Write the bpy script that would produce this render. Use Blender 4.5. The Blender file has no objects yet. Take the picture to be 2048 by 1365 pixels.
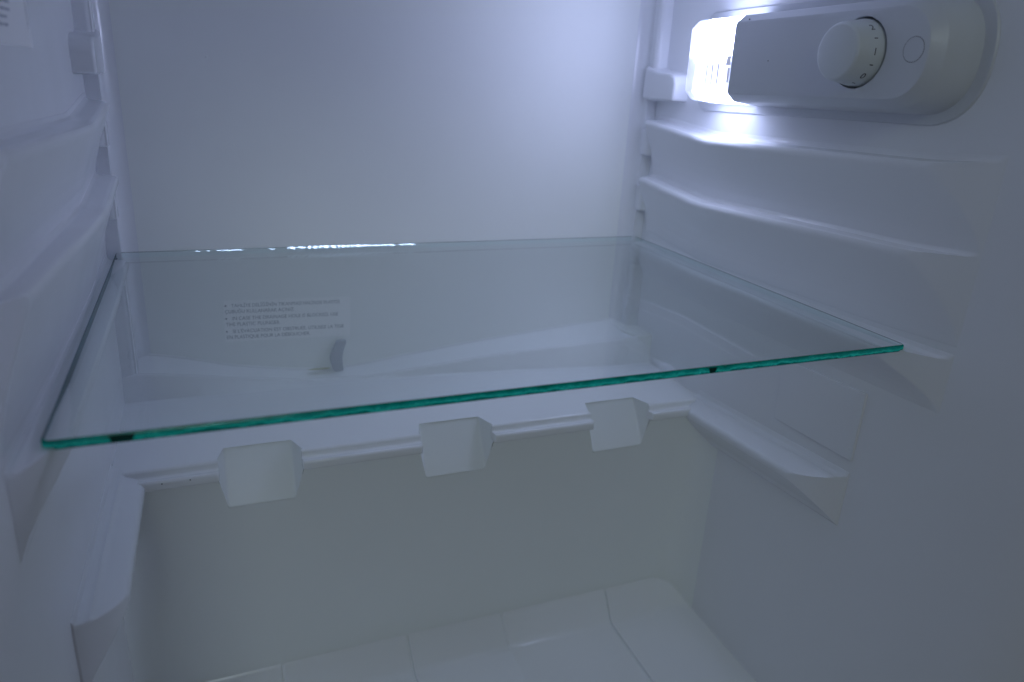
import bpy, bmesh, math, random
from mathutils import Vector, Matrix

random.seed(7)
S = bpy.context.scene
COL = S.collection

# ------------------------------------------------------------------ camera, world, exposure
# world axes: x to the right, y into the cabinet, z up; origin = front left corner of the glass shelf
CAM_POS = Vector((0.06751, -0.30228, 0.14251))
cam_d = bpy.data.cameras.new('camera')
cam = bpy.data.objects.new('camera', cam_d)
COL.objects.link(cam)
right = Vector((0.92623, -0.37325, 0.05275))
up = Vector((0.08008, 0.33157, 0.94003))
fwd = Vector((0.36836, 0.86646, -0.33699))
cam.matrix_world = Matrix((
    (right.x, up.x, -fwd.x, CAM_POS.x),
    (right.y, up.y, -fwd.y, CAM_POS.y),
    (right.z, up.z, -fwd.z, CAM_POS.z),
    (0, 0, 0, 1)))
cam_d.sensor_width = 36
cam_d.lens = 25.92
cam_d.clip_start = 0.01
cam_d.clip_end = 20
cam_d.dof.use_dof = True
cam_d.dof.focus_distance = 0.50
cam_d.dof.aperture_fstop = 6.3
S.camera = cam

w = bpy.data.worlds.new('World')
S.world = w
w.use_nodes = True
bg = w.node_tree.nodes['Background']
bg.inputs['Color'].default_value = (1.0, 0.93, 0.90, 1)     # dim room in front of the open door
bg.inputs['Strength'].default_value = 0.035

LAMP = 42.0                                                # radiance of the lamp cover
EM_FACE, EM_REAR, EM_DIAG, EM_TOP, EM_BOTTOM = 0.90, 0.06, 0.18, 0.08, 0.62   # LEDs behind the cover shine mostly inwards and down
LAMP_COL = (0.58, 0.65, 1.0)
# lamp of the room, up in front of the open refrigerator
ld = bpy.data.lights.new('room_light', 'AREA')
ld.shape = 'DISK'; ld.size = 0.5; ld.energy = 3.1; ld.color = (0.82, 0.98, 1.0)
lo = bpy.data.objects.new('room_light', ld)
COL.objects.link(lo)
lo.location = (-0.20, -1.45, 0.80)
lo.rotation_euler = (Vector((0.25, 0.19, -0.15)) - lo.location).to_track_quat('-Z', 'Y').to_euler()
S.view_settings.view_transform = 'Standard'
S.view_settings.look = 'None'
S.view_settings.exposure = 0.05
S.view_settings.gamma = 1
S.cycles.max_bounces = 14
S.cycles.diffuse_bounces = 12
S.cycles.glossy_bounces = 6
S.cycles.transparent_max_bounces = 16
S.cycles.caustics_reflective = True
S.cycles.blur_glossy = 1.0
S.cycles.caustics_refractive = False
S.cycles.sample_clamp_indirect = 4
S.cycles.use_denoising = True


# ------------------------------------------------------------------ materials
def mat(name):
    m = bpy.data.materials.new(name)
    m.use_nodes = True
    nt = m.node_tree
    return m, nt, nt.nodes, nt.nodes['Principled BSDF']


def plastic(name, col, rough=0.3, spec=0.5, bump=0.02, wear=0.03):
    m, nt, N, p = mat(name)
    tc = N.new('ShaderNodeTexCoord')
    n1 = N.new('ShaderNodeTexNoise'); n1.inputs['Scale'].default_value = 14; n1.inputs['Detail'].default_value = 4
    n2 = N.new('ShaderNodeTexNoise'); n2.inputs['Scale'].default_value = 900; n2.inputs['Detail'].default_value = 2
    n3 = N.new('ShaderNodeTexNoise'); n3.inputs['Scale'].default_value = 22; n3.inputs['Detail'].default_value = 1
    for n in (n1, n2, n3): nt.links.new(tc.outputs['Object'], n.inputs['Vector'])
    mr = N.new('ShaderNodeMapRange')
    mr.inputs['To Min'].default_value = 1 - wear; mr.inputs['To Max'].default_value = 1.0
    nt.links.new(n1.outputs['Fac'], mr.inputs['Value'])
    mx = N.new('ShaderNodeMix'); mx.data_type = 'RGBA'; mx.blend_type = 'MULTIPLY'
    mx.inputs['Factor'].default_value = 1
    mx.inputs['A'].default_value = (*col, 1)
    nt.links.new(mr.outputs['Result'], mx.inputs['B'])
    nt.links.new(mx.outputs['Result'], p.inputs['Base Color'])
    rr = N.new('ShaderNodeMapRange')
    rr.inputs['To Min'].default_value = rough - 0.04; rr.inputs['To Max'].default_value = rough + 0.04
    nt.links.new(n1.outputs['Fac'], rr.inputs['Value'])
    nt.links.new(rr.outputs['Result'], p.inputs['Roughness'])
    p.inputs['Specular IOR Level'].default_value = spec
    b1 = N.new('ShaderNodeBump'); b1.inputs['Strength'].default_value = bump; b1.inputs['Distance'].default_value = 0.0006
    nt.links.new(n2.outputs['Fac'], b1.inputs['Height'])
    b2 = N.new('ShaderNodeBump'); b2.inputs['Strength'].default_value = 0.10; b2.inputs['Distance'].default_value = 0.002
    nt.links.new(n3.outputs['Fac'], b2.inputs['Height']); nt.links.new(b1.outputs['Normal'], b2.inputs['Normal'])
    nt.links.new(b2.outputs['Normal'], p.inputs['Normal'])
    return m


def plain(name, col, rough=0.5, spec=0.4, metallic=0.0):
    m, nt, N, p = mat(name)
    p.inputs['Base Color'].default_value = (*col, 1)
    p.inputs['Roughness'].default_value = rough
    p.inputs['Specular IOR Level'].default_value = spec
    p.inputs['Metallic'].default_value = metallic
    return m


M = {}
M['side'] = plastic('liner_white_side', (0.84, 0.855, 0.89), 0.215)
M['back'] = plastic('liner_white_back', (0.915, 0.935, 0.925), 0.62, spec=0.25)
M['low'] = plastic('liner_white_low', (0.88, 0.91, 0.91), 0.36)
M['floor'] = plastic('liner_white_floor', (0.91, 0.925, 0.94), 0.19)
M['house'] = plastic('housing_plastic', (0.66, 0.68, 0.72), 0.36, bump=0.05)
M['knob'] = plastic('knob_plastic', (0.68, 0.71, 0.73), 0.36, bump=0.03)
M['ink'] = plain('black_print', (0.012, 0.012, 0.016), 0.5)
M['greyink'] = plain('grey_print', (0.22, 0.25, 0.28), 0.6)
M['faintink'] = plain('faint_print', (0.38, 0.40, 0.45), 0.6)
M['sticker'] = plastic('sticker_film', (0.985, 0.99, 0.99), 0.35, bump=0.0)
M['paper'] = plastic('paper_label', (0.89, 0.89, 0.905), 0.5, bump=0.0)
M['gap'] = plain('dark_gap', (0.02, 0.018, 0.03), 0.6)
M['groove'] = plain('grey_groove', (0.16, 0.16, 0.18), 0.6)
M['plunger'] = plastic('plunger_plastic', (0.50, 0.53, 0.58), 0.4)
M['residue'] = plain('yellow_residue', (0.56, 0.56, 0.36), 0.7)
M['dirt'] = plain('dirt_speck', (0.05, 0.045, 0.04), 0.8)
M['dust'] = plain('white_speck', (0.9, 0.92, 0.92), 0.4)
M['chip'] = plain('chipped_glass', (0.86, 1.0, 0.97), 0.32, 0.5, 1.0)
M['edgemark'] = plain('edge_mark', (0.0, 0.05, 0.042), 0.2, 0.4)


def glass_sheet():
    m, nt, N, p = mat('clear_glass')
    N.remove(p)
    out = N['Material Output']
    lw = N.new('ShaderNodeLayerWeight'); lw.inputs['Blend'].default_value = 0.5
    pw = N.new('ShaderNodeMath'); pw.operation = 'POWER'; pw.inputs[1].default_value = 5
    nt.links.new(lw.outputs['Facing'], pw.inputs[0])
    ma = N.new('ShaderNodeMath'); ma.operation = 'MULTIPLY_ADD'; ma.inputs[1].default_value = 0.96; ma.inputs[2].default_value = 0.04
    nt.links.new(pw.outputs[0], ma.inputs[0])
    tr = N.new('ShaderNodeBsdfTransparent'); tr.inputs['Color'].default_value = (0.972, 0.992, 0.987, 1)
    gl = N.new('ShaderNodeBsdfGlossy'); gl.inputs['Roughness'].default_value = 0.015
    mix = N.new('ShaderNodeMixShader')
    nt.links.new(ma.outputs[0], mix.inputs['Fac'])
    nt.links.new(tr.outputs[0], mix.inputs[1]); nt.links.new(gl.outputs[0], mix.inputs[2])
    nt.links.new(mix.outputs[0], out.inputs['Surface'])
    return m


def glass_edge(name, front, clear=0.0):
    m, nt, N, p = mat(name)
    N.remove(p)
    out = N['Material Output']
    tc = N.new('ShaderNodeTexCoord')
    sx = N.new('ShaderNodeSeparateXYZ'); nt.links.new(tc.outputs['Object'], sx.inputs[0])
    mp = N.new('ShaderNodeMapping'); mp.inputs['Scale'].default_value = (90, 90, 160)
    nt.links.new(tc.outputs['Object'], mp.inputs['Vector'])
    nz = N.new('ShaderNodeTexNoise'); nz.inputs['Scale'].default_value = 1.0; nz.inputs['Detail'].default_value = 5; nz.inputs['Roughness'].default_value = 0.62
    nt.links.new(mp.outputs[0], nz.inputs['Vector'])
    # wavy chipped line on the ground edge; internal reflections painted as colour bands
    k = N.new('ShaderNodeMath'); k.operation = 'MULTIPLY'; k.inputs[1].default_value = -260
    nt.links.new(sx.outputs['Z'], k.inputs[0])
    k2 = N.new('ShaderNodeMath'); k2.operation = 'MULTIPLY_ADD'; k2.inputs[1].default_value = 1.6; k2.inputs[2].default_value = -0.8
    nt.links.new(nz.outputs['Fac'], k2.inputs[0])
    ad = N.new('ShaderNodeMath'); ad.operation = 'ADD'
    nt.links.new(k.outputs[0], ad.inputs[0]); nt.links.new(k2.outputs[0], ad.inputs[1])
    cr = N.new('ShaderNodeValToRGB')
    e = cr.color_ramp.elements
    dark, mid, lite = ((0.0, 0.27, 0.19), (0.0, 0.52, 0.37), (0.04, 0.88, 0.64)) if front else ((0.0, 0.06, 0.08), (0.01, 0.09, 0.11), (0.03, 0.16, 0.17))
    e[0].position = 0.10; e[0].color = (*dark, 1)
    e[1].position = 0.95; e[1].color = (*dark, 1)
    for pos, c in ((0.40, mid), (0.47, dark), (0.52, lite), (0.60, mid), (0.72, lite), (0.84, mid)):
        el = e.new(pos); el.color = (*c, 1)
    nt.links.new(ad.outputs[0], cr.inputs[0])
    df = N.new('ShaderNodeBsdfDiffuse'); tl = N.new('ShaderNodeBsdfTranslucent'); gl = N.new('ShaderNodeBsdfGlossy')
    gl.inputs['Roughness'].default_value = 0.18
    bp = N.new('ShaderNodeBump'); bp.inputs['Strength'].default_value = 0.5; bp.inputs['Distance'].default_value = 0.0006
    nt.links.new(nz.outputs['Fac'], bp.inputs['Height'])
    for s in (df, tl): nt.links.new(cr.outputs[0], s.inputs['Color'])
    for s in (df, gl): nt.links.new(bp.outputs[0], s.inputs['Normal'])
    m1 = N.new('ShaderNodeMixShader'); m1.inputs[0].default_value = 0.55
    nt.links.new(df.outputs[0], m1.inputs[1]); nt.links.new(tl.outputs[0], m1.inputs[2])
    m2 = N.new('ShaderNodeMixShader'); m2.inputs[0].default_value = 0.035
    nt.links.new(m1.outputs[0], m2.inputs[1]); nt.links.new(gl.outputs[0], m2.inputs[2])
    tp = N.new('ShaderNodeBsdfTransparent'); tp.inputs['Color'].default_value = (0.88, 0.97, 0.96, 1)
    m3 = N.new('ShaderNodeMixShader'); m3.inputs[0].default_value = clear
    nt.links.new(m2.outputs[0], m3.inputs[1]); nt.links.new(tp.outputs[0], m3.inputs[2])
    nt.links.new(m3.outputs[0], out.inputs['Surface'])
    return m


M['glass'] = glass_sheet()
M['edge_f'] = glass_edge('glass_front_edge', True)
M['edge_s'] = glass_edge('glass_side_edge', False, 0.25)
M['edge_c'] = glass_edge('glass_far_edge', False, 0.96)


def lamp_cover():
    m, nt, N, p = mat('lamp_cover')
    tc = N.new('ShaderNodeTexCoord')
    sx = N.new('ShaderNodeSeparateXYZ'); nt.links.new(tc.outputs['Object'], sx.inputs[0])
    ge = N.new('ShaderNodeNewGeometry')
    sn = N.new('ShaderNodeSeparateXYZ'); nt.links.new(ge.outputs['Normal'], sn.inputs[0])

    def mth(op, i0, i1):
        q = N.new('ShaderNodeMath'); q.operation = op
        for k, v in enumerate((i0, i1)):
            if isinstance(v, (int, float)): q.inputs[k].default_value = v
            else: nt.links.new(v, q.inputs[k])
        return q.outputs[0]
    near = N.new('ShaderNodeMapRange'); near.inputs['From Min'].default_value = 0.2215; near.inputs['From Max'].default_value = 0.2265
    near.inputs['To Min'].default_value = 1.0; near.inputs['To Max'].default_value = 0.055     # the LED board ends here
    nt.links.new(sx.outputs['Y'], near.inputs['Value'])
    board = N.new('ShaderNodeMapRange'); board.inputs['From Min'].default_value = 0.1600; board.inputs['From Max'].default_value = 0.1670
    board.inputs['To Min'].default_value = 0.040; board.inputs['To Max'].default_value = 1.0    # LED board sits in the upper half
    nt.links.new(sx.outputs['Z'], board.inputs['Value'])
    out_ = N.new('ShaderNodeMapRange'); out_.inputs['From Min'].default_value = 0.462; out_.inputs['From Max'].default_value = 0.440
    out_.inputs['To Min'].default_value = 0.08; out_.inputs['To Max'].default_value = 1.0      # darker next to the wall
    nt.links.new(sx.outputs['X'], out_.inputs['Value'])
    fx = mth('MULTIPLY', mth('MULTIPLY', mth('MAXIMUM', mth('MULTIPLY', sn.outputs['X'], -1), 0), EM_FACE), mth('MULTIPLY', near.outputs[0], board.outputs[0]))
    fy = mth('MULTIPLY', mth('POWER', mth('MAXIMUM', sn.outputs['Y'], 0), 10), EM_REAR)
    fz = mth('MULTIPLY', mth('ADD', mth('MULTIPLY', mth('MAXIMUM', sn.outputs['Z'], 0), EM_TOP), mth('MULTIPLY', mth('MAXIMUM', mth('MULTIPLY', sn.outputs['Z'], -1), 0), EM_BOTTOM)), mth('MULTIPLY', near.outputs[0], out_.outputs[0]))
    fd = mth('MULTIPLY', mth('POWER', mth('MAXIMUM', mth('MULTIPLY', mth('MULTIPLY', sn.outputs['X'], sn.outputs['Y']), -2), 0), 2), EM_DIAG)
    mr = mth('MAXIMUM', mth('ADD', fd, mth('ADD', mth('ADD', fx, fy), fz)), 0.024)
    nz = N.new('ShaderNodeTexNoise'); nz.inputs['Scale'].default_value = 120; nz.inputs['Detail'].default_value = 2
    nt.links.new(tc.outputs['Object'], nz.inputs['Vector'])
    mn = N.new('ShaderNodeMapRange'); mn.inputs['To Min'].default_value = 0.5; mn.inputs['To Max'].default_value = 1.5
    nt.links.new(nz.outputs['Fac'], mn.inputs['Value'])
    a = N.new('ShaderNodeMath'); a.operation = 'MULTIPLY'
    nt.links.new(mr, a.inputs[0]); nt.links.new(mn.outputs[0], a.inputs[1])
    b = N.new('ShaderNodeMath'); b.operation = 'MULTIPLY'; b.inputs[1].default_value = LAMP
    nt.links.new(a.outputs[0], b.inputs[0])
    p.inputs['Base Color'].default_value = (0.7, 0.74, 0.85, 1)
    p.inputs['Roughness'].default_value = 0.15
    p.inputs['Emission Color'].default_value = (*LAMP_COL, 1)
    nt.links.new(b.outputs[0], p.inputs['Emission Strength'])
    return m


M['lamp'] = lamp_cover()
M['lampdim'] = plain('lamp_cover_clip', (0.7, 0.72, 0.85), 0.3)
q = M['lampdim'].node_tree.nodes['Principled BSDF']
q.inputs['Emission Color'].default_value = (0.72, 0.74, 1.0, 1); q.inputs['Emission Strength'].default_value = 0.28


# ------------------------------------------------------------------ helpers
def link(name, me, parent=None, material=None, angle=35, bevel=0, segs=3):
    me.update()
    o = bpy.data.objects.new(name, me)
    COL.objects.link(o)
    if parent:
        o.parent = parent
        if parent.type == 'EMPTY': o.matrix_parent_inverse = Matrix.Translation(parent.location).inverted()
    for mm in (material if isinstance(material, (list, tuple)) else [material]):
        if mm: me.materials.append(mm)
    me.shade_smooth()
    me.set_sharp_from_angle(angle=math.radians(angle))
    if bevel:
        b = o.modifiers.new('bevel', 'BEVEL')
        b.width = bevel; b.segments = segs; b.limit_method = 'ANGLE'; b.angle_limit = math.radians(25)
        b.use_clamp_overlap = True; b.harden_normals = True
    return o


def from_faces(name, V, F, material, parent=None, angle=35, bevel=0, segs=3, recalc=True):
    me = bpy.data.meshes.new(name)
    me.from_pydata([tuple(v) for v in V], [], F)
    if recalc:
        bm = bmesh.new(); bm.from_mesh(me)
        bmesh.ops.remove_doubles(bm, verts=bm.verts, dist=1e-6)
        bmesh.ops.recalc_face_normals(bm, faces=bm.faces)
        bm.to_mesh(me); bm.free()
    return link(name, me, parent, material, angle, bevel, segs)


def box(name, lo, hi, material, parent=None, bevel=0.0, segs=3):
    (x0, y0, z0), (x1, y1, z1) = lo, hi
    V = [(x, y, z) for x in (x0, x1) for y in (y0, y1) for z in (z0, z1)]
    F = [(0, 1, 3, 2), (4, 6, 7, 5), (0, 4, 5, 1), (2, 3, 7, 6), (0, 2, 6, 4), (1, 5, 7, 3)]
    return from_faces(name, V, F, material, parent, bevel=bevel, segs=segs)


def loft(name, sections, material, parent=None, closed=False, caps=True, angle=40, bevel=0):
    n = len(sections[0]); V = []; F = []
    for s in sections: V += [tuple(p) for p in s]
    m = n if closed else n - 1
    for i in range(len(sections) - 1):
        for j in range(m):
            a, b = i * n + j, i * n + (j + 1) % n
            F.append((a, b, b + n, a + n))
    if caps:
        F.append(tuple(range(n))); F.append(tuple(range((len(sections) - 1) * n, len(sections) * n)))
    return from_faces(name, V, F, material, parent, angle, bevel)


def prism(name, pts, axis, a, b, material, parent=None, bevel=0.0, segs=3):
    """pts: outline in the two other axes (in x,y,z order), extruded along axis from a to b"""
    def P(p, t):
        q = list(p); q.insert(axis, t); return tuple(q)
    n = len(pts)
    V = [P(p, a) for p in pts] + [P(p, b) for p in pts]
    F = [tuple(range(n)), tuple(range(2 * n - 1, n - 1, -1))] + [(i, (i + 1) % n, n + (i + 1) % n, n + i) for i in range(n)]
    return from_faces(name, V, F, material, parent, bevel=bevel, segs=segs)


def lin(tab, t):
    if t <= tab[0][0]: return tab[0][1]
    for (a, va), (b, vb) in zip(tab, tab[1:]):
        if t <= b:
            return va + (vb - va) * (t - a) / (b - a)
    return tab[-1][1]


def smooth(tab, t):
    """Catmull-Rom through a table"""
    if t <= tab[0][0]: return tab[0][1]
    if t >= tab[-1][0]: return tab[-1][1]
    for i in range(len(tab) - 1):
        a, b = tab[i][0], tab[i + 1][0]
        if a <= t <= b:
            u = (t - a) / (b - a)
            p0 = tab[max(i - 1, 0)][1]; p1 = tab[i][1]; p2 = tab[i + 1][1]; p3 = tab[min(i + 2, len(tab) - 1)][1]
            return 0.5 * (2 * p1 + (p2 - p0) * u + (2 * p0 - 5 * p1 + 4 * p2 - p3) * u * u + (3 * p1 - p0 - 3 * p2 + p3) * u ** 3)


def empty(name, loc, label, cat, group=None):
    o = bpy.data.objects.new(name, None)
    o.empty_display_size = 0.02
    o.location = loc
    COL.objects.link(o)
    o['label'] = label; o['category'] = cat
    if group: o['group'] = group
    return o


def frange(a, b, n): return [a + (b - a) * i / (n - 1) for i in range(n)]


def text_mesh(s, size, align='LEFT'):
    c = bpy.data.curves.new('lettering', 'FONT')
    c.body = s; c.size = size; c.align_x = align; c.resolution_u = 4
    o = bpy.data.objects.new('lettering', c)
    COL.objects.link(o)
    bpy.context.view_layer.update()
    dg = bpy.context.evaluated_depsgraph_get()
    me = bpy.data.meshes.new_from_object(o.evaluated_get(dg))
    bpy.data.objects.remove(o)
    return me


XL, XR = -0.006, 0.466          # side walls
YB = 0.333                      # back wall
ZS = -0.120                     # top of the rear step
YW = 0.1885                     # lower rear wall
ZF = -0.3265                    # cabinet floor
YF = -0.140                     # front end of the side walls
ZT = 0.270                      # ceiling


def mx(side, x):                # mirror about the cabinet's centre plane
    return x if side > 0 else 0.46 - x


# ------------------------------------------------------------------ cabinet liner
fr = empty('refrigerator', (0.23, 0.10, -0.33), 'white plastic refrigerator interior with shelf rails around the glass shelf', 'refrigerator')

box('back_wall', (XL - .002, YB, -0.150), (XR + .002, YB + 0.012, ZT), M['back'], fr)
for sd in (1, -1):
    x0 = XR if sd > 0 else XL - 0.012
    # the side wall flares out at the door opening
    plan = [(0.0, 0.345), (0.0, YF + 0.06), (0.0008, YF + 0.045), (0.003, YF + 0.03), (0.007, YF + 0.015), (0.013, YF), (0.03, YF), (0.03, 0.345)]
    pts = [((XR + d if sd > 0 else XL - d), y) for d, y in plan]
    prism('side_wall', pts, 2, ZF - 0.02, ZT + 0.012, M['side'], fr)
box('ceiling', (XL - .002, YF + .02, ZT), (XR + .002, YB + 0.012, ZT + 0.012), M['side'], fr)

# shelf rails: ledge, rounded nose, slanted face back to the wall, end cut slantwise at the front
RAIL = [(-.003, .0062), (.0003, .0050), (.0011, .0026), (.003, .0011), (.007, .0006), (.0120, .0), (.0138, -.0006), (.0147, -.0018),
        (.0150, -.0034), (.0147, -.0052), (.0136, -.0080), (.0108, -.0155), (.0076, -.0240), (.0047, -.0325), (.0024, -.0405), (.0010, -.0470), (.0002, -.0520), (-.003, -.0560)]
RAIL3 = [(d, dz if dz > -.008 else -.008 + (dz + .008) * .55) for d, dz in RAIL]


def fine(prof, step=0.0009):
    o = [prof[0]]
    for (a, b), (c, d) in zip(prof, prof[1:]):
        k = max(1, int(math.hypot(c - a, d - b) / step))
        o += [(a + (c - a) * i / k, b + (d - b) * i / k) for i in range(1, k + 1)]
    return o


def rail_end(y, full, y0, y1, p=1.35):
    if y >= y0: return full
    t = (y0 - y) / (y0 - y1)
    return full * (1 - t ** p) if t < 1 else -0.003


LEVELS = [0.1035, 0.0515, -0.0065]
for sd in (1, -1):
    for zl in LEVELS:
        path = [(-0.04, 0.0088), (0.02, 0.0052), (0.10, 0.0030), (0.20, 0.0004), (0.218, 0.0000), (0.235, 0.0012), (0.300, 0.0068), (0.313, 0.0076)]
        if zl < 0:
            path = [(-0.04, 0.0042), (0.02, 0.0024), (0.10, 0.0010), (0.20, 0.0), (0.218, 0.0), (0.235, 0.0006), (0.300, 0.0022), (0.313, 0.0025)]
        ys = [0.3125, 0.305, 0.29, 0.27, 0.25, 0.238, 0.23, 0.222, 0.214, 0.20, 0.17, 0.13, 0.09, 0.06, 0.04, 0.028] + frange(0.02, -0.044, 48)
        secs = []
        for y in ys:
            z0 = zl + smooth(path, y)
            C = 0.02 if y >= 0.016 else rail_end(y, 0.0152 if zl < 0 else 0.0096, 0.016, -0.028, 1.15)
            wd = smooth([(-0.06, 0.50), (0.0, 0.58), (0.08, 0.74), (0.17, 0.95), (0.22, 1.0), (0.33, 1.0)], y) if zl > 0 else 1.0   # the ledge narrows towards the front
            secs.append([(mx(sd, XR - min(d * wd if d > 0 else d, C)), y, z0 + dz) for d, dz in fine(RAIL if zl > 0 else RAIL3)])
        loft('shelf_rail', secs, M['side'], fr, angle=32)

    # corner post with open pockets above every rail, and the stop block above the top one
    post = [(0.4420 + 0.0145 * math.sin(t), 0.3215 + 0.0118 * math.cos(t)) for t in [math.radians(8 + 82 * k / 12) for k in range(13)]]
    post = [(0.4400, 0.3334)] + post + [(0.4680, 0.3205), (0.4680, 0.3340), (0.4400, 0.3340)]
    prism('corner_post', [(mx(sd, x), y) for x, y in post], 2, -0.118, ZT, M['side'], fr)
    fill = [(0.4548, 0.3240), (0.4548, 0.3150), (0.4572, 0.3118), (0.4680, 0.3100), (0.4680, 0.3240)]
    for a, b in ((-0.118, -0.0065), (0.0265, 0.0520), (0.0790, 0.1040), (0.1285, ZT)):
        prism('pocket_rib', [(mx(sd, x), y) for x, y in fill], 2, a, b, M['side'], fr, bevel=0.0022)
    blk = [(0.3250, 0.1295), (0.2720, 0.1295), (0.2712, 0.1460), (0.2745, 0.1520), (0.2830, 0.1550), (0.3030, 0.1560), (0.3170, 0.1610), (0.3250, 0.1640)]
    n = len(blk)
    V = [(mx(sd, 0.470), y, z) for y, z in blk]
    inner = [(0.3250, 0.1297), (0.2745, 0.1297), (0.2740, 0.1450), (0.2765, 0.1500), (0.2850, 0.1525), (0.3030, 0.1530), (0.3170, 0.1560), (0.3250, 0.1580)]
    V += [(mx(sd, 0.4520 - (0.0 if y < 0.29 else 0.0)), y, z) for y, z in inner]
    F = [tuple(range(n)), tuple(range(2 * n - 1, n - 1, -1))] + [(i, (i + 1) % n, n + (i + 1) % n, n + i) for i in range(n)]
    from_faces('stop_block', V, F, M['side'], fr, bevel=0.0022)

    # drawer rail: wide ledge running forward from the rear step, rounded off towards the wall
    DR = [(-.003, .0062), (.0004, .0048), (.0014, .0020), (.004, .0004), (.006, .0), (.0068, -.0012), (.0080, -.0022), (.0165, -.0062), (.0185, -.0072), (.0197, -.0090),
          (.0200, -.0112), (.0194, -.0140), (.0165, -.0178), (.0115, -.0240), (.0060, -.0305), (.0015, -.0365), (-.003, -.0410)]
    ys = [0.196, 0.19, 0.17, 0.14, 0.11, 0.09, 0.075] + frange(0.066, 0.020, 40)
    secs = []
    for y in ys:
        D = rail_end(y, 0.0202, 0.064, 0.0225, 1.7)
        z0 = lin([(0.02, -0.1085), (0.19, -0.1195)], y)
        secs.append([(mx(sd, XR - min(d, D)), y, z0 + dz) for d, dz in fine(DR)])
    loft('drawer_rail', secs, M['side'], fr, angle=32)

# rear step: flat top with three ramped notches at its front edge
RAMPS = [(0.064, 0.1115), (0.209, 0.259), (0.3565, 0.405)]
FL_, FR_ = 0.005, 0.0065
top = [(XL, 0.3150), (XL, 0.1925)]
for a, b in RAMPS:
    top += [(a - FL_ + .0002, 0.1925), (a + .0002, 0.2098), (b - .0002, 0.2098), (b + FR_ - .0002, 0.1925)]
top += [(XR, 0.1925), (XR, 0.3150)]
from_faces('step_top', [(x, y, ZS) for x, y in top], [tuple(range(len(top)))], M['floor'], fr)
LIP = [(.1925, ZS), (.1911, ZS - .0005), (.1904, ZS - .0016), (.1902, ZS - .0042), (.1892, ZS - .0052), (.1862, ZS - .0054), (.1846, ZS - .0046),
       (.1832, ZS - .0050), (.1824, ZS - .0064), (.1822, ZS - .0102), (.1828, ZS - .0116), (.1842, ZS - .0123), (.1890, ZS - .0123), (.1930, ZS - .0123)]
edges = [XL - 0.001] + [e for a, b in RAMPS for e in (a - FL_ + .0014, b + FR_ - .0014)] + [XR + 0.001]
for i in range(0, len(edges), 2):
    a, b = edges[i], edges[i + 1]
    xs = [(a, .0016), (a + .0006, .0006), (a + .0018, 0), (b - .0018, 0), (b - .0006, .0006), (b, .0016)]
    secs = [[(x, y + (s if k > 2 else 0), z) for k, (y, z) in enumerate(LIP)] for x, s in xs]
    loft('lip', secs, M['floor'], fr, angle=50)
for a, b in RAMPS:
    V = [(a, .2110, ZS - .0001), (b, .2110, ZS - .0001), (a + .0004, YW - .0014, -.1565), (b - .0004, YW - .0014, -.1565),
         (a - FL_, .1925, ZS), (b + FR_, .1925, ZS), (a - FL_, YW, ZS - .0125), (b + FR_, YW, ZS - .0125),
         (a + .0004, YW + .0008, -.1582), (b - .0004, YW + .0008, -.1582)]
    F = [(0, 2, 3, 1), (0, 4, 6), (0, 6, 2), (6, 8, 2), (1, 7, 5), (1, 3, 7), (7, 3, 9), (2, 8, 9, 3)]
    from_faces('ramp', V, F, M['low'], fr, angle=30, bevel=0.0015, segs=4)

# drip channel along the foot of the back wall, lowest at the drain
Z1 = [(-.006, -.088), (.03, -.0935), (.083, -.107), (.15, -.1165), (.19, -.1150), (.224, -.1105), (.288, -.1035), (.36, -.097), (.444, -.0905), (.466, -.0895)]
Y2 = [(-.006, .312), (.04, .313), (.083, .3175), (.15, .3165), (.217, .3075), (.264, .3035), (.318, .2990), (.416, .2870), (.466, .2840)]
Y3 = [(-.006, .305), (.10, .3060), (.17, .3055), (.25, .3015), (.33, .2930), (.416, .2810), (.466, .2780)]
secs = []
for x in frange(XL, XR, 70):
    z1 = smooth(Z1, x); y2 = smooth(Y2, x); y3 = smooth(Y3, x)
    z2 = max(z1 - 0.0035 - 0.006 * max(0, 1 - x / 0.1), ZS + 0.0012)
    secs.append([(x, .338, z1 + .004), (x, YB - .0005, z1 + .002), (x, YB - .0012, z1 + .0004), (x, YB - .003, z1 - .0002),
                 (x, y2 + .0034, z2 + .0001), (x, y2 + .0014, z2 + .0010), (x, y2, z2 + .0011), (x, y2 - .0010, z2 + .0002), (x, y2 - .0014, z2 - .0006),
                 (x, y3 + .0012, min(z2 - .0010, ZS + .0011)), (x, y3, ZS + .0003), (x, y3 - .004, ZS - .0008)])
loft('drip_channel', secs, M['floor'], fr, caps=False, angle=28)
# raised end of the channel in the rear right corner
for sd in (1,):
    pts = [(0.4440, 0.3340), (0.4440, 0.3000), (0.4500, 0.2830), (0.4680, 0.2810), (0.4680, 0.3340)]
    prism('channel_end', [(mx(sd, x), y) for x, y in pts], 2, -0.124, -0.0905 if sd > 0 else -0.096, M['back'], fr, bevel=0.002)
from_faces('drain_opening', [(0.1490 + 0.010 * math.cos(t), 0.3255 + 0.0022 * math.sin(t), ZS + 0.0076) for t in frange(0, 2 * math.pi * 17 / 18, 18)],
           [tuple(range(18))], M['residue'], fr)

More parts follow.
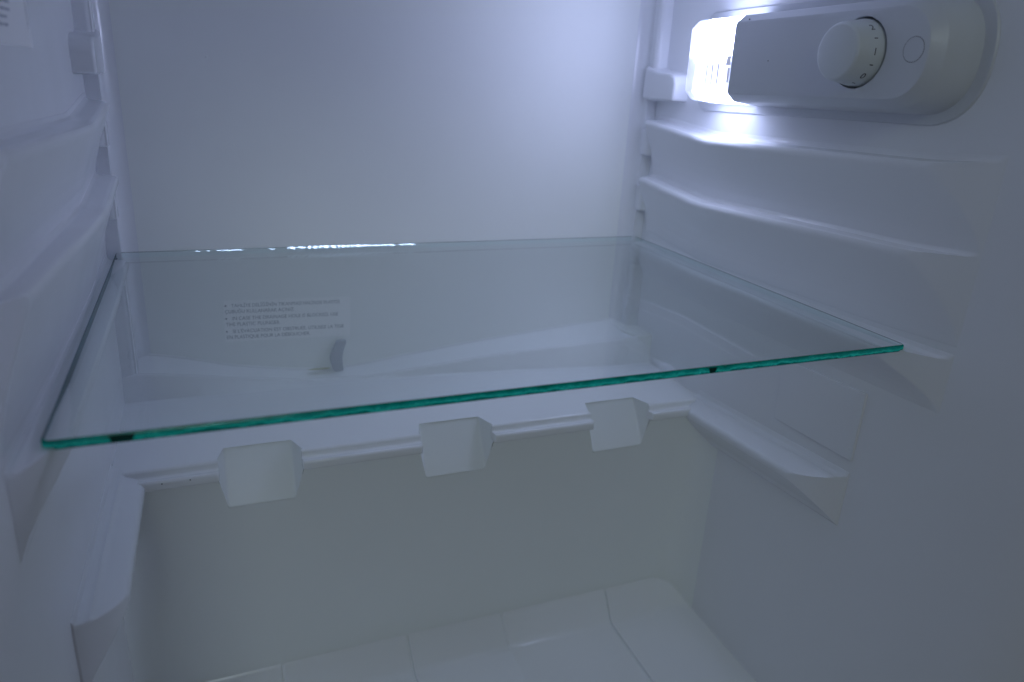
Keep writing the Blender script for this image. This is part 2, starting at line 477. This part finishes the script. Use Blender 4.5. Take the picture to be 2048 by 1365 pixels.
# lower rear wall with rounded vertical corners
plan = [(0.4670, 0.150), (0.4660, 0.160), (0.4635, 0.1695), (0.4590, 0.1775), (0.4525, 0.1838), (0.4440, 0.1872), (0.4340, YW)]
wall = [(mx(-1, plan[-1][0]), ZF - .012), (mx(-1, plan[-1][0]), -0.1310)]
for a, b in RAMPS:
    wall += [(a - FL_, -0.1310), (a - FL_, ZS - .0125), (a + .0010, -.1572), (b - .0010, -.1572), (b + FR_, ZS - .0125), (b + FR_, -0.1310)]
wall += [(plan[-1][0], -0.1310), (plan[-1][0], ZF - .012)]
me = bpy.data.meshes.new('lower_rear_wall')
bm = bmesh.new()
bm.faces.new([bm.verts.new((x, YW, z)) for x, z in wall])
for sd in (1, -1):
    cols = [[bm.verts.new((mx(sd, x), y, z)) for x, y in plan] for z in (-0.1310, ZF - 0.012)]
    for j in range(len(plan) - 1):
        bm.faces.new((cols[0][j], cols[0][j + 1], cols[1][j + 1], cols[1][j]))
bmesh.ops.remove_doubles(bm, verts=bm.verts, dist=1e-5)
bmesh.ops.recalc_face_normals(bm, faces=bm.faces)
bm.to_mesh(me); bm.free()
link('lower_rear_wall', me, fr, M['low'], angle=60)

# floor: sloping foot at the rear, long grooves and short nicks moulded in
FP = [(.1905, -.3010), (.1888, -.3050), (.1874, -.3070), (.1852, -.3089), (.1712, -.3215), (.1688, -.3236), (.1660, -.3250), (.1620, -.3260), (.05, -.3285), (YF + .01, -.3320)]
LONG = [0.1950, 0.3810]; SHORT = [0.0940, 0.2805]
xs = sorted(set([XL - .002, XR + .002] + [c + d for c in LONG for d in (-.0012, -.0006, 0, .0006, .0012)] + [c + d for c in SHORT for d in (-.0014, -.0006, 0, .0006, .0014)] + frange(0, 0.46, 12)))
secs = []
for x in xs:
    g = 1.0 if any(abs(x - c) < .0009 for c in LONG) else 0.0
    h = 1.0 if any(abs(x - c) < .0009 for c in SHORT) else 0.0
    s = []
    for k, (y, z) in enumerate(FP):
        bend = 0.004 * max(0, (z + .3255) / .02) if x > 0.3 and x < 0.40 else 0
        a = g * .0028 + (h * .0011 if k in (1, 2, 3, 5, 6) else 0)
        ny, nz = (0.75, -0.66) if k < 7 else (0, -1)
        s.append((x + bend, y + ny * a, z + nz * a))
    secs.append(s)
loft('floor', secs, M['floor'], fr, caps=False, angle=30)

# shallow raised plate moulded into the right wall
prism('wall_panel', [(0.1030, -0.0480), (0.1010, -0.0975), (0.0235, -0.0950), (0.0235, -0.0440)], 0, XR - 0.0016, XR + 0.002, M['side'], fr, bevel=0.0008)

# specks of dust and dirt on the liner
for p, r, mm in (((0.076, YB - .0002, 0.1445), .0010, 'dust'), ((0.0905, YB - .0002, 0.0805), .0007, 'dust'), ((0.092, YB - .0002, 0.0735), .0006, 'dust'),
                 ((XR - .0036, 0.038, 0.0850), .0008, 'residue'), ((0.0245, .1822, ZS - .0068), .0005, 'dirt'), ((0.042, .1822, ZS - .0066), .0005, 'dirt')):
    bm = bmesh.new(); bmesh.ops.create_icosphere(bm, subdivisions=1, radius=r)
    me = bpy.data.meshes.new('speck'); bm.to_mesh(me); bm.free()
    o = link('speck', me, fr, M[mm]); o.location = p

# ------------------------------------------------------------------ glass shelf
gs = empty('glass_shelf', (0.23, 0.16, -0.0044), 'clear rectangular glass shelf with green edges resting on the middle rails', 'shelf')
GW, GD, GT = 0.460, 0.3232, 0.0044
rc = 0.003
out = []
for cx, cy, a0 in ((rc, rc, 180), (GW - rc, rc, 270), (GW - .001, GD - .001, 0), (.001, GD - .001, 90)):
    r = rc if cy == rc else 0.001
    for k in range(5):
        t = math.radians(a0 + 90 * k / 4)
        out.append((cx + r * math.cos(t), cy + r * math.sin(t)))
n = len(out)
inset = 0.0007
cxm, cym = GW / 2, GD / 2
ins = [(x + (inset if x < cxm else -inset), y + (inset if y < cym else -inset)) for x, y in out]
top = from_faces('pane', [(x, y, 0) for x, y in ins] + [(x, y, -GT) for x, y in ins], [tuple(range(n)), tuple(range(2 * n - 1, n - 1, -1))], M['glass'], gs, recalc=False)
V = [(x, y, 0) for x, y in ins] + [(x, y, -inset) for x, y in out] + [(x, y, -GT + inset) for x, y in out] + [(x, y, -GT) for x, y in ins]


def rim(name, idx, material, rows=(0, 1, 2)):
    F = []
    for i in idx:
        j = (i + 1) % n
        for k in rows:
            F.append((k * n + i, (k + 1) * n + i, (k + 1) * n + j, k * n + j))
    return from_faces(name, V, F, material, gs, angle=50)


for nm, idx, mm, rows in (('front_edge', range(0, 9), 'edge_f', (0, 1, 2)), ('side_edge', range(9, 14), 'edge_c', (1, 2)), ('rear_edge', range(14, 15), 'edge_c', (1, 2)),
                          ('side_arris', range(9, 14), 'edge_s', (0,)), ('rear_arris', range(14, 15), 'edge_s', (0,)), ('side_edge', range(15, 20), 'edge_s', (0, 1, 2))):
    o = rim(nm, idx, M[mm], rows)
    bm = bmesh.new(); bm.from_mesh(o.data)
    bmesh.ops.delete(bm, geom=[v for v in bm.verts if not v.link_faces], context='VERTS')
    bm.to_mesh(o.data); bm.free()
for a, b in ((0.0235, 0.0325), (0.3130, 0.3180)):
    prism('edge_mark', [(a, -0.0007), (a + .0012, -GT + .0007), (b - .0006, -GT + .0007), (b + .0008, -0.0007)], 1, -0.00012, 0.0004, M['edgemark'], gs)

# chips along the rear upper edge, little facets that catch the lamp
lampc = Vector((0.436, 0.205, 0.165))


def chip_run(x0, x1, h, dens):
    V = []; F = []
    x = x0
    while x < x1:
        wdt = random.uniform(0.0025, 0.0065)
        if random.random() < dens:
            c = Vector((x + wdt / 2, GD - 0.0012, -0.0010))
            hv = ((lampc - c).normalized() + (CAM_POS - c).normalized()).normalized()
            hv = (hv + Vector((random.uniform(-.02, .02), random.uniform(-.02, .02), random.uniform(-.02, .02)))).normalized()
            u = Vector((1, 0, 0)); u = (u - hv * u.dot(hv)).normalized(); v = hv.cross(u)
            hh = h * random.uniform(0.60, 0.95)
            k = len(V)
            ring = []
            for q in range(6):
                t = q / 6 * 2 * math.pi + random.uniform(-.3, .3)
                ring.append(c + u * (wdt * 0.78 * math.cos(t)) + v * (hh * 0.5 * math.sin(t)))
            V += ring + [c - hv * 0.0004]
            F.append(tuple(range(k, k + 6)))
            F += [(k + i, k + 6, k + (i + 1) % 6) for i in range(6)]
        x += wdt
    return V, F


for x0, x1, h, dn in ((0.056, 0.072, 0.0008, .5), (0.072, 0.0865, 0.0013, 1), (0.088, 0.098, .0008, .5), (0.112, 0.114, .0014, 1), (0.126, 0.153, 0.0030, 1), (0.153, 0.176, .0032, 1),
                      (0.179, 0.192, .0030, 1), (0.193, 0.214, .0020, .9), (0.216, 0.230, .0014, .45)):
    V_, F_ = chip_run(x0, x1, h, dn)
    if F_: from_faces('chip', V_, F_, M['chip'], gs, angle=10)

# ------------------------------------------------------------------ thermostat and lamp unit on the right wall
tu = empty('thermostat_unit', (XR, 0.20, 0.164), 'white thermostat box with round dial and lit lamp on right wall', 'thermostat')
ZC = 0.1632


def outline(y_rear, y_front, hz, ax, nseg=26, rear_r=0.0, ex=2.35):
    """open outline from the rear lower corner round the front end to the rear upper corner, in (y, z)"""
    pts = []
    if rear_r:
        for k in range(6):
            t = math.radians(90 * k / 5)
            pts.append((y_rear - rear_r + rear_r * math.cos(t), ZC - hz + rear_r - rear_r * math.sin(t)))
    else:
        pts.append((y_rear, ZC - hz))
    cy = y_front + ax
    for k in range(nseg + 1):
        t = -math.pi / 2 + math.pi * k / nseg
        c, s = math.cos(t), math.sin(t)
        pts.append((cy - ax * abs(c) ** (2 / ex), ZC + hz * math.copysign(abs(s) ** (2 / ex), s)))
    if rear_r:
        for k in range(6):
            t = math.radians(90 * (5 - k) / 5)
            pts.append((y_rear - rear_r + rear_r * math.cos(t), ZC + hz - rear_r + rear_r * math.sin(t)))
    else:
        pts.append((y_rear, ZC + hz))
    return pts


def stacked(name, levels, y_rear, y_front, hz, ax, material, parent, rear_r=0.0, angle=30):
    secs = []
    for d, iz, iy in levels:
        secs.append([(XR - d, y, z) for y, z in outline(y_rear, y_front + iy, hz - iz, ax - iy * 0.5, rear_r=rear_r)])
    return loft(name, secs, material, parent, closed=True, caps=True, angle=angle)


stacked('base_plate', [(-.001, 0, 0), (.0009, 0, 0), (.0016, .0006, .0006)], 0.2560, -0.0060, 0.0385, 0.036, M['house'], tu, rear_r=0.012)
hs = stacked('housing', [(.0005, 0, 0), (.0120, .0012, .0022), (.0225, .0024, .0050), (.0236, .0030, .0058), (.0244, .0036, .0066), (.0285, .0068, .0096), (.0296, .0077, .0106), (.0300, .0088, .0122)],
             0.1790, 0.0010, 0.0326, 0.0300, M['house'], tu, angle=24)
XFACE = XR - 0.030
KC = Vector((XFACE, 0.0605, 0.1640))
# round well the dial turns in
bm = bmesh.new()
bmesh.ops.create_cone(bm, cap_ends=True, segments=64, radius1=0.0203, radius2=0.0203, depth=0.030)
bmesh.ops.rotate(bm, verts=bm.verts, matrix=Matrix.Rotation(math.pi / 2, 3, 'Y'))
bmesh.ops.translate(bm, verts=bm.verts, vec=(XFACE - 0.006 + 0.0, KC.y - .0006, KC.z))
me = bpy.data.meshes.new('cutter'); bm.to_mesh(me); bm.free()
cut = bpy.data.objects.new('cutter', me); COL.objects.link(cut)
b = hs.modifiers.new('well', 'BOOLEAN'); b.operation = 'DIFFERENCE'; b.object = cut; b.solver = 'EXACT'
bpy.context.view_layer.update()
nm = bpy.data.meshes.new_from_object(hs.evaluated_get(bpy.context.evaluated_depsgraph_get()))
hs.modifiers.clear(); hs.data = nm
nm.shade_smooth(); nm.set_sharp_from_angle(angle=math.radians(24))
bpy.data.objects.remove(cut)

# dial
R0, R1, KH = 0.0190, 0.0157, 0.0165
prof = [(R0 - .0002, .0075), (R0, .0), (R1 + .0006, -KH + .0016), (R1 - .0001, -KH + .0006), (R1 - .0012, -KH), (0.0005, -KH)]
secs = []
NS = 72
for k in range(NS):
    t = 2 * math.pi * k / NS
    secs.append([(KC.x + dx, KC.y + r * math.cos(t), KC.z + r * math.sin(t)) for r, dx in prof])
V = [p for s in secs for p in s]; F = []
m_ = len(prof)
for k in range(NS):
    for j in range(m_ - 1):
        a = k * m_ + j; b2 = ((k + 1) % NS) * m_ + j
        F.append((a, a + 1, b2 + 1, b2))
F.append(tuple(k * m_ + m_ - 1 for k in range(NS)))
knob = from_faces('dial', V, F, M['knob'], tu, angle=50)
KSL = (R0 - R1 - .0006) / (KH - .0016)


def on_cone(me, phi0, x_off):
    """wrap flat lettering on the dial's skirt: text right = towards the wall, text up = round the skirt"""
    xs_ = [v.co.x for v in me.vertices]; ys_ = [v.co.y for v in me.vertices]
    cx, cy = (min(xs_) + max(xs_)) / 2, (min(ys_) + max(ys_)) / 2
    for v in me.vertices:
        u, t = v.co.x - cx, v.co.y - cy
        dx = -x_off + u
        r = R0 + KSL * dx + 0.00012
        ph = phi0 + t / r
        v.co = (KC.x + dx, KC.y - r * math.cos(ph), KC.z + r * math.sin(ph))


for ch, deg in (('2', 47), ('1', 0), ('0', -47)):
    me = text_mesh(ch, 0.0058)
    on_cone(me, math.radians(deg), 0.0052)
    link('numeral', me, knob, M['ink'])
for deg in (23.5, -23.5, -70.5):
    bm = bmesh.new()
    vs = [bm.verts.new((x, y, 0)) for x, y in ((-.0011, -.00028), (.0011, -.00028), (.0011, .00028), (-.0011, .00028))]
    bm.faces.new(vs)
    me = bpy.data.meshes.new('tick_mark'); bm.to_mesh(me); bm.free()
    on_cone(me, math.radians(deg), 0.0050)
    link('tick_mark', me, knob, M['ink'])

# round plug beside the dial
BC = Vector((XFACE, 0.0212, 0.1648))


def disc(name, c, r, h, material, parent, segs=48, bev=0.0002):
    prof_ = [(r, .001), (r, -h + bev), (r - bev, -h)]
    V = []; F = []
    for k in range(segs):
        t = 2 * math.pi * k / segs
        for rr, dx in prof_: V.append((c.x + dx, c.y + rr * math.cos(t), c.z + rr * math.sin(t)))
    for k in range(segs):
        for j in range(2):
            a = k * 3 + j; b_ = ((k + 1) % segs) * 3 + j
            F.append((a, a + 1, b_ + 1, b_))
    F.append(tuple(k * 3 + 2 for k in range(segs)))
    return from_faces(name, V, F, material, parent, angle=40)


disc('plug_seam', BC, 0.00690, 0.00005, M['groove'], tu, bev=.00002)
plug = disc('plug', BC, 0.00655, 0.00022, M['house'], tu, bev=.00012)
box('plug_nib', (BC.x - .00025, BC.y + .0068, BC.z - .0005), (BC.x + .001, BC.y + .0086, BC.z + .0016), M['house'], tu, bevel=0.0002)

# lamp cover: chamfered translucent box behind the housing
CS = [(.0008, -.0322), (.0215, -.0302), (.0246, -.0290), (.0300, -.0236), (.0303, -.0225), (.0303, .0225), (.0300, .0236), (.0246, .0290), (.0215, .0302), (.0008, .0322)]
secs = []
for y, sc, dd in ((0.1793, 0.985, 0), (0.1815, 1.0, 0), (0.2210, 1.0, 0), (0.2225, 0.985, .0005), (0.2265, 0.985, .0005), (0.2280, 1.0, .0), (0.2330, 1.0, .0), (0.2345, 0.99, .0010), (0.2440, 0.95, .0120), (0.2445, 0.945, .0126)):
    secs.append([(XR - max(d - dd * (d > .01), .0008), y, ZC + z * sc) for d, z in CS])
lc = loft('lamp_cover', secs, M['lamp'], tu, closed=True, angle=20)
for y, a, b in ((0.1935, -.0185, -.0035), (0.2005, -.0185, -.0040), (0.2075, -.0190, -.0042)):
    box('vent_slot', (XFACE - .00045, y - .0008, ZC + a), (XFACE + .0005, y + .0008, ZC + b), M['lampdim'], lc)
box('clip', (XFACE - .0005, 0.1794, ZC - .0045), (XFACE + .001, 0.1845, ZC + .0022), M['lampdim'], lc)
box('clip', (XFACE - .0005, 0.1794, ZC - .0170), (XFACE + .001, 0.1820, ZC - .0062), M['lampdim'], lc)
for p, r in (((XFACE + .0015, 0.1668, ZC + .0262), .0006), ((XFACE, 0.139, ZC - .0022), .00045)):
    bm = bmesh.new(); bmesh.ops.create_icosphere(bm, subdivisions=1, radius=r)
    me = bpy.data.meshes.new('speck'); bm.to_mesh(me); bm.free()
    o = link('speck', me, tu, M['dirt']); o.location = p

tu.rotation_euler.x = -0.02        # the unit follows the slight fall of the rails

# ------------------------------------------------------------------ drain plunger
pl = []
for t in frange(0, 1, 13):
    z = -0.1165 + 0.0285 * t
    x = 0.1665 - 0.0036 * math.sin(math.pi * min(1, t * 1.05)) + 0.003 * t
    wd = 0.0042 + 0.0012 * math.sin(math.pi * t)
    pl.append([(x - wd, 0.3262, z), (x + wd, 0.3262, z), (x + wd, 0.3312, z), (x - wd, 0.3312, z)])
o = loft('drain_plunger', pl, M['plunger'], None, closed=True, angle=40, bevel=0.0009)
o['label'] = 'small curved grey-blue plastic plunger standing in the drain at the back wall'; o['category'] = 'plunger'

# ------------------------------------------------------------------ notice on the back wall
nt_ = empty('notice_sticker', (0.072, YB, -0.085), 'pale printed drainage notice stuck on back wall below glass', 'sticker')
A = Vector((0.0735, 0, -0.0465)); ex = Vector((1, 0, -0.022)).normalized(); ez = Vector((0.022, 0, 1)).normalized()


def onback(u, v, off): return (A.x + ex.x * u + ez.x * v, YB - off, A.z + ex.z * u + ez.z * v)


c4 = [(0, 0), (0.1055, 0), (0.1055, -0.0365), (0, -0.0365)]
from_faces('film', [onback(u, v, .00004) for u, v in c4] + [onback(u, v, .00025) for u, v in c4],
           [(0, 1, 2, 3), (7, 6, 5, 4), (0, 1, 5, 4), (1, 2, 6, 5), (2, 3, 7, 6), (3, 0, 4, 7)], M['sticker'], nt_)
rows = [(0.0062, 'TAHLİYE DELİĞİNİN TIKANMASI HALİNDE PLASTİK', 0.0905), (0.0008, 'ÇUBUĞU KULLANARAK AÇINIZ.', 0.0565),
        (0.0062, 'IN CASE THE DRAINAGE HOLE IS BLOCKED, USE', 0.0885), (0.0012, 'THE PLASTIC PLUNGER.', 0.0440),
        (0.0062, "SI L'ÉVACUATION EST OBSTRUÉE, UTILISEZ LA TIGE", 0.0935), (0.0012, 'EN PLASTIQUE POUR LA DÉBOUCHER.', 0.0690)]
base = [-0.0058, -0.0110, -0.0171, -0.0223, -0.0286, -0.0338]
for (u0, s, wid), v0 in zip(rows, base):
    me = text_mesh(s, 0.0044)
    xm = max(v.co.x for v in me.vertices) or 1
    k = wid / xm
    for v in me.vertices: v.co = onback(u0 + v.co.x * k, v0 + v.co.y, .00034)
    link('lettering', me, nt_, M['greyink'])
for i in (0, 2, 4):
    cu, cv = 0.0016, base[i] + 0.0014
    from_faces('bullet', [onback(cu + .0008 * math.cos(t), cv + .0008 * math.sin(t), .00034) for t in frange(0, 2 * math.pi * 11 / 12, 12)], [tuple(range(12))], M['greyink'], nt_)

# ------------------------------------------------------------------ paper label on the left wall
pa = empty('paper_label', (XL, 0.12, 0.145), 'small paper label with rows of fine print at top of left wall', 'sticker')


def onleft(u, v, off): return (XL + off, u, v)


c4 = [(0.060, 0.1430), (0.1480, 0.1430), (0.1640, 0.2300), (0.060, 0.2300)]
c4 = [(0.055, 0.1445), (0.1490, 0.1435), (0.1490, 0.2300), (0.055, 0.2300)]
from_faces('sheet', [onleft(u, v, .00004) for u, v in c4] + [onleft(u, v, .00025) for u, v in c4],
           [(0, 1, 2, 3), (7, 6, 5, 4), (0, 1, 5, 4), (1, 2, 6, 5), (2, 3, 7, 6), (3, 0, 4, 7)], M['paper'], pa)
for i in range(9):
    z = 0.1515 + i * 0.0032
    y1 = 0.128 - random.choice((0, 0.012, 0.02, 0.028))
    y = 0.060
    V = []; F = []
    while y < y1:
        wl = random.uniform(0.0025, 0.009)
        k = len(V)
        V += [onleft(y, z, .00033), onleft(min(y + wl, y1), z, .00033), onleft(min(y + wl, y1), z + .0011, .00033), onleft(y, z + .0011, .00033)]
        F.append((k, k + 1, k + 2, k + 3)); y += wl + 0.001
    from_faces('print_row', V, F, M['faintink'], pa, recalc=False)
V = []; F = []; z = 0.1520
while z < 0.215:
    wl = random.uniform(0.0006, 0.0022); k = len(V)
    V += [onleft(0.1432, z, .00033), onleft(0.1446, z, .00033), onleft(0.1446, z + wl, .00033), onleft(0.1432, z + wl, .00033)]
    F.append((k, k + 1, k + 2, k + 3)); z += wl + 0.0006
from_faces('print_column', V, F, M['greyink'], pa, recalc=False)
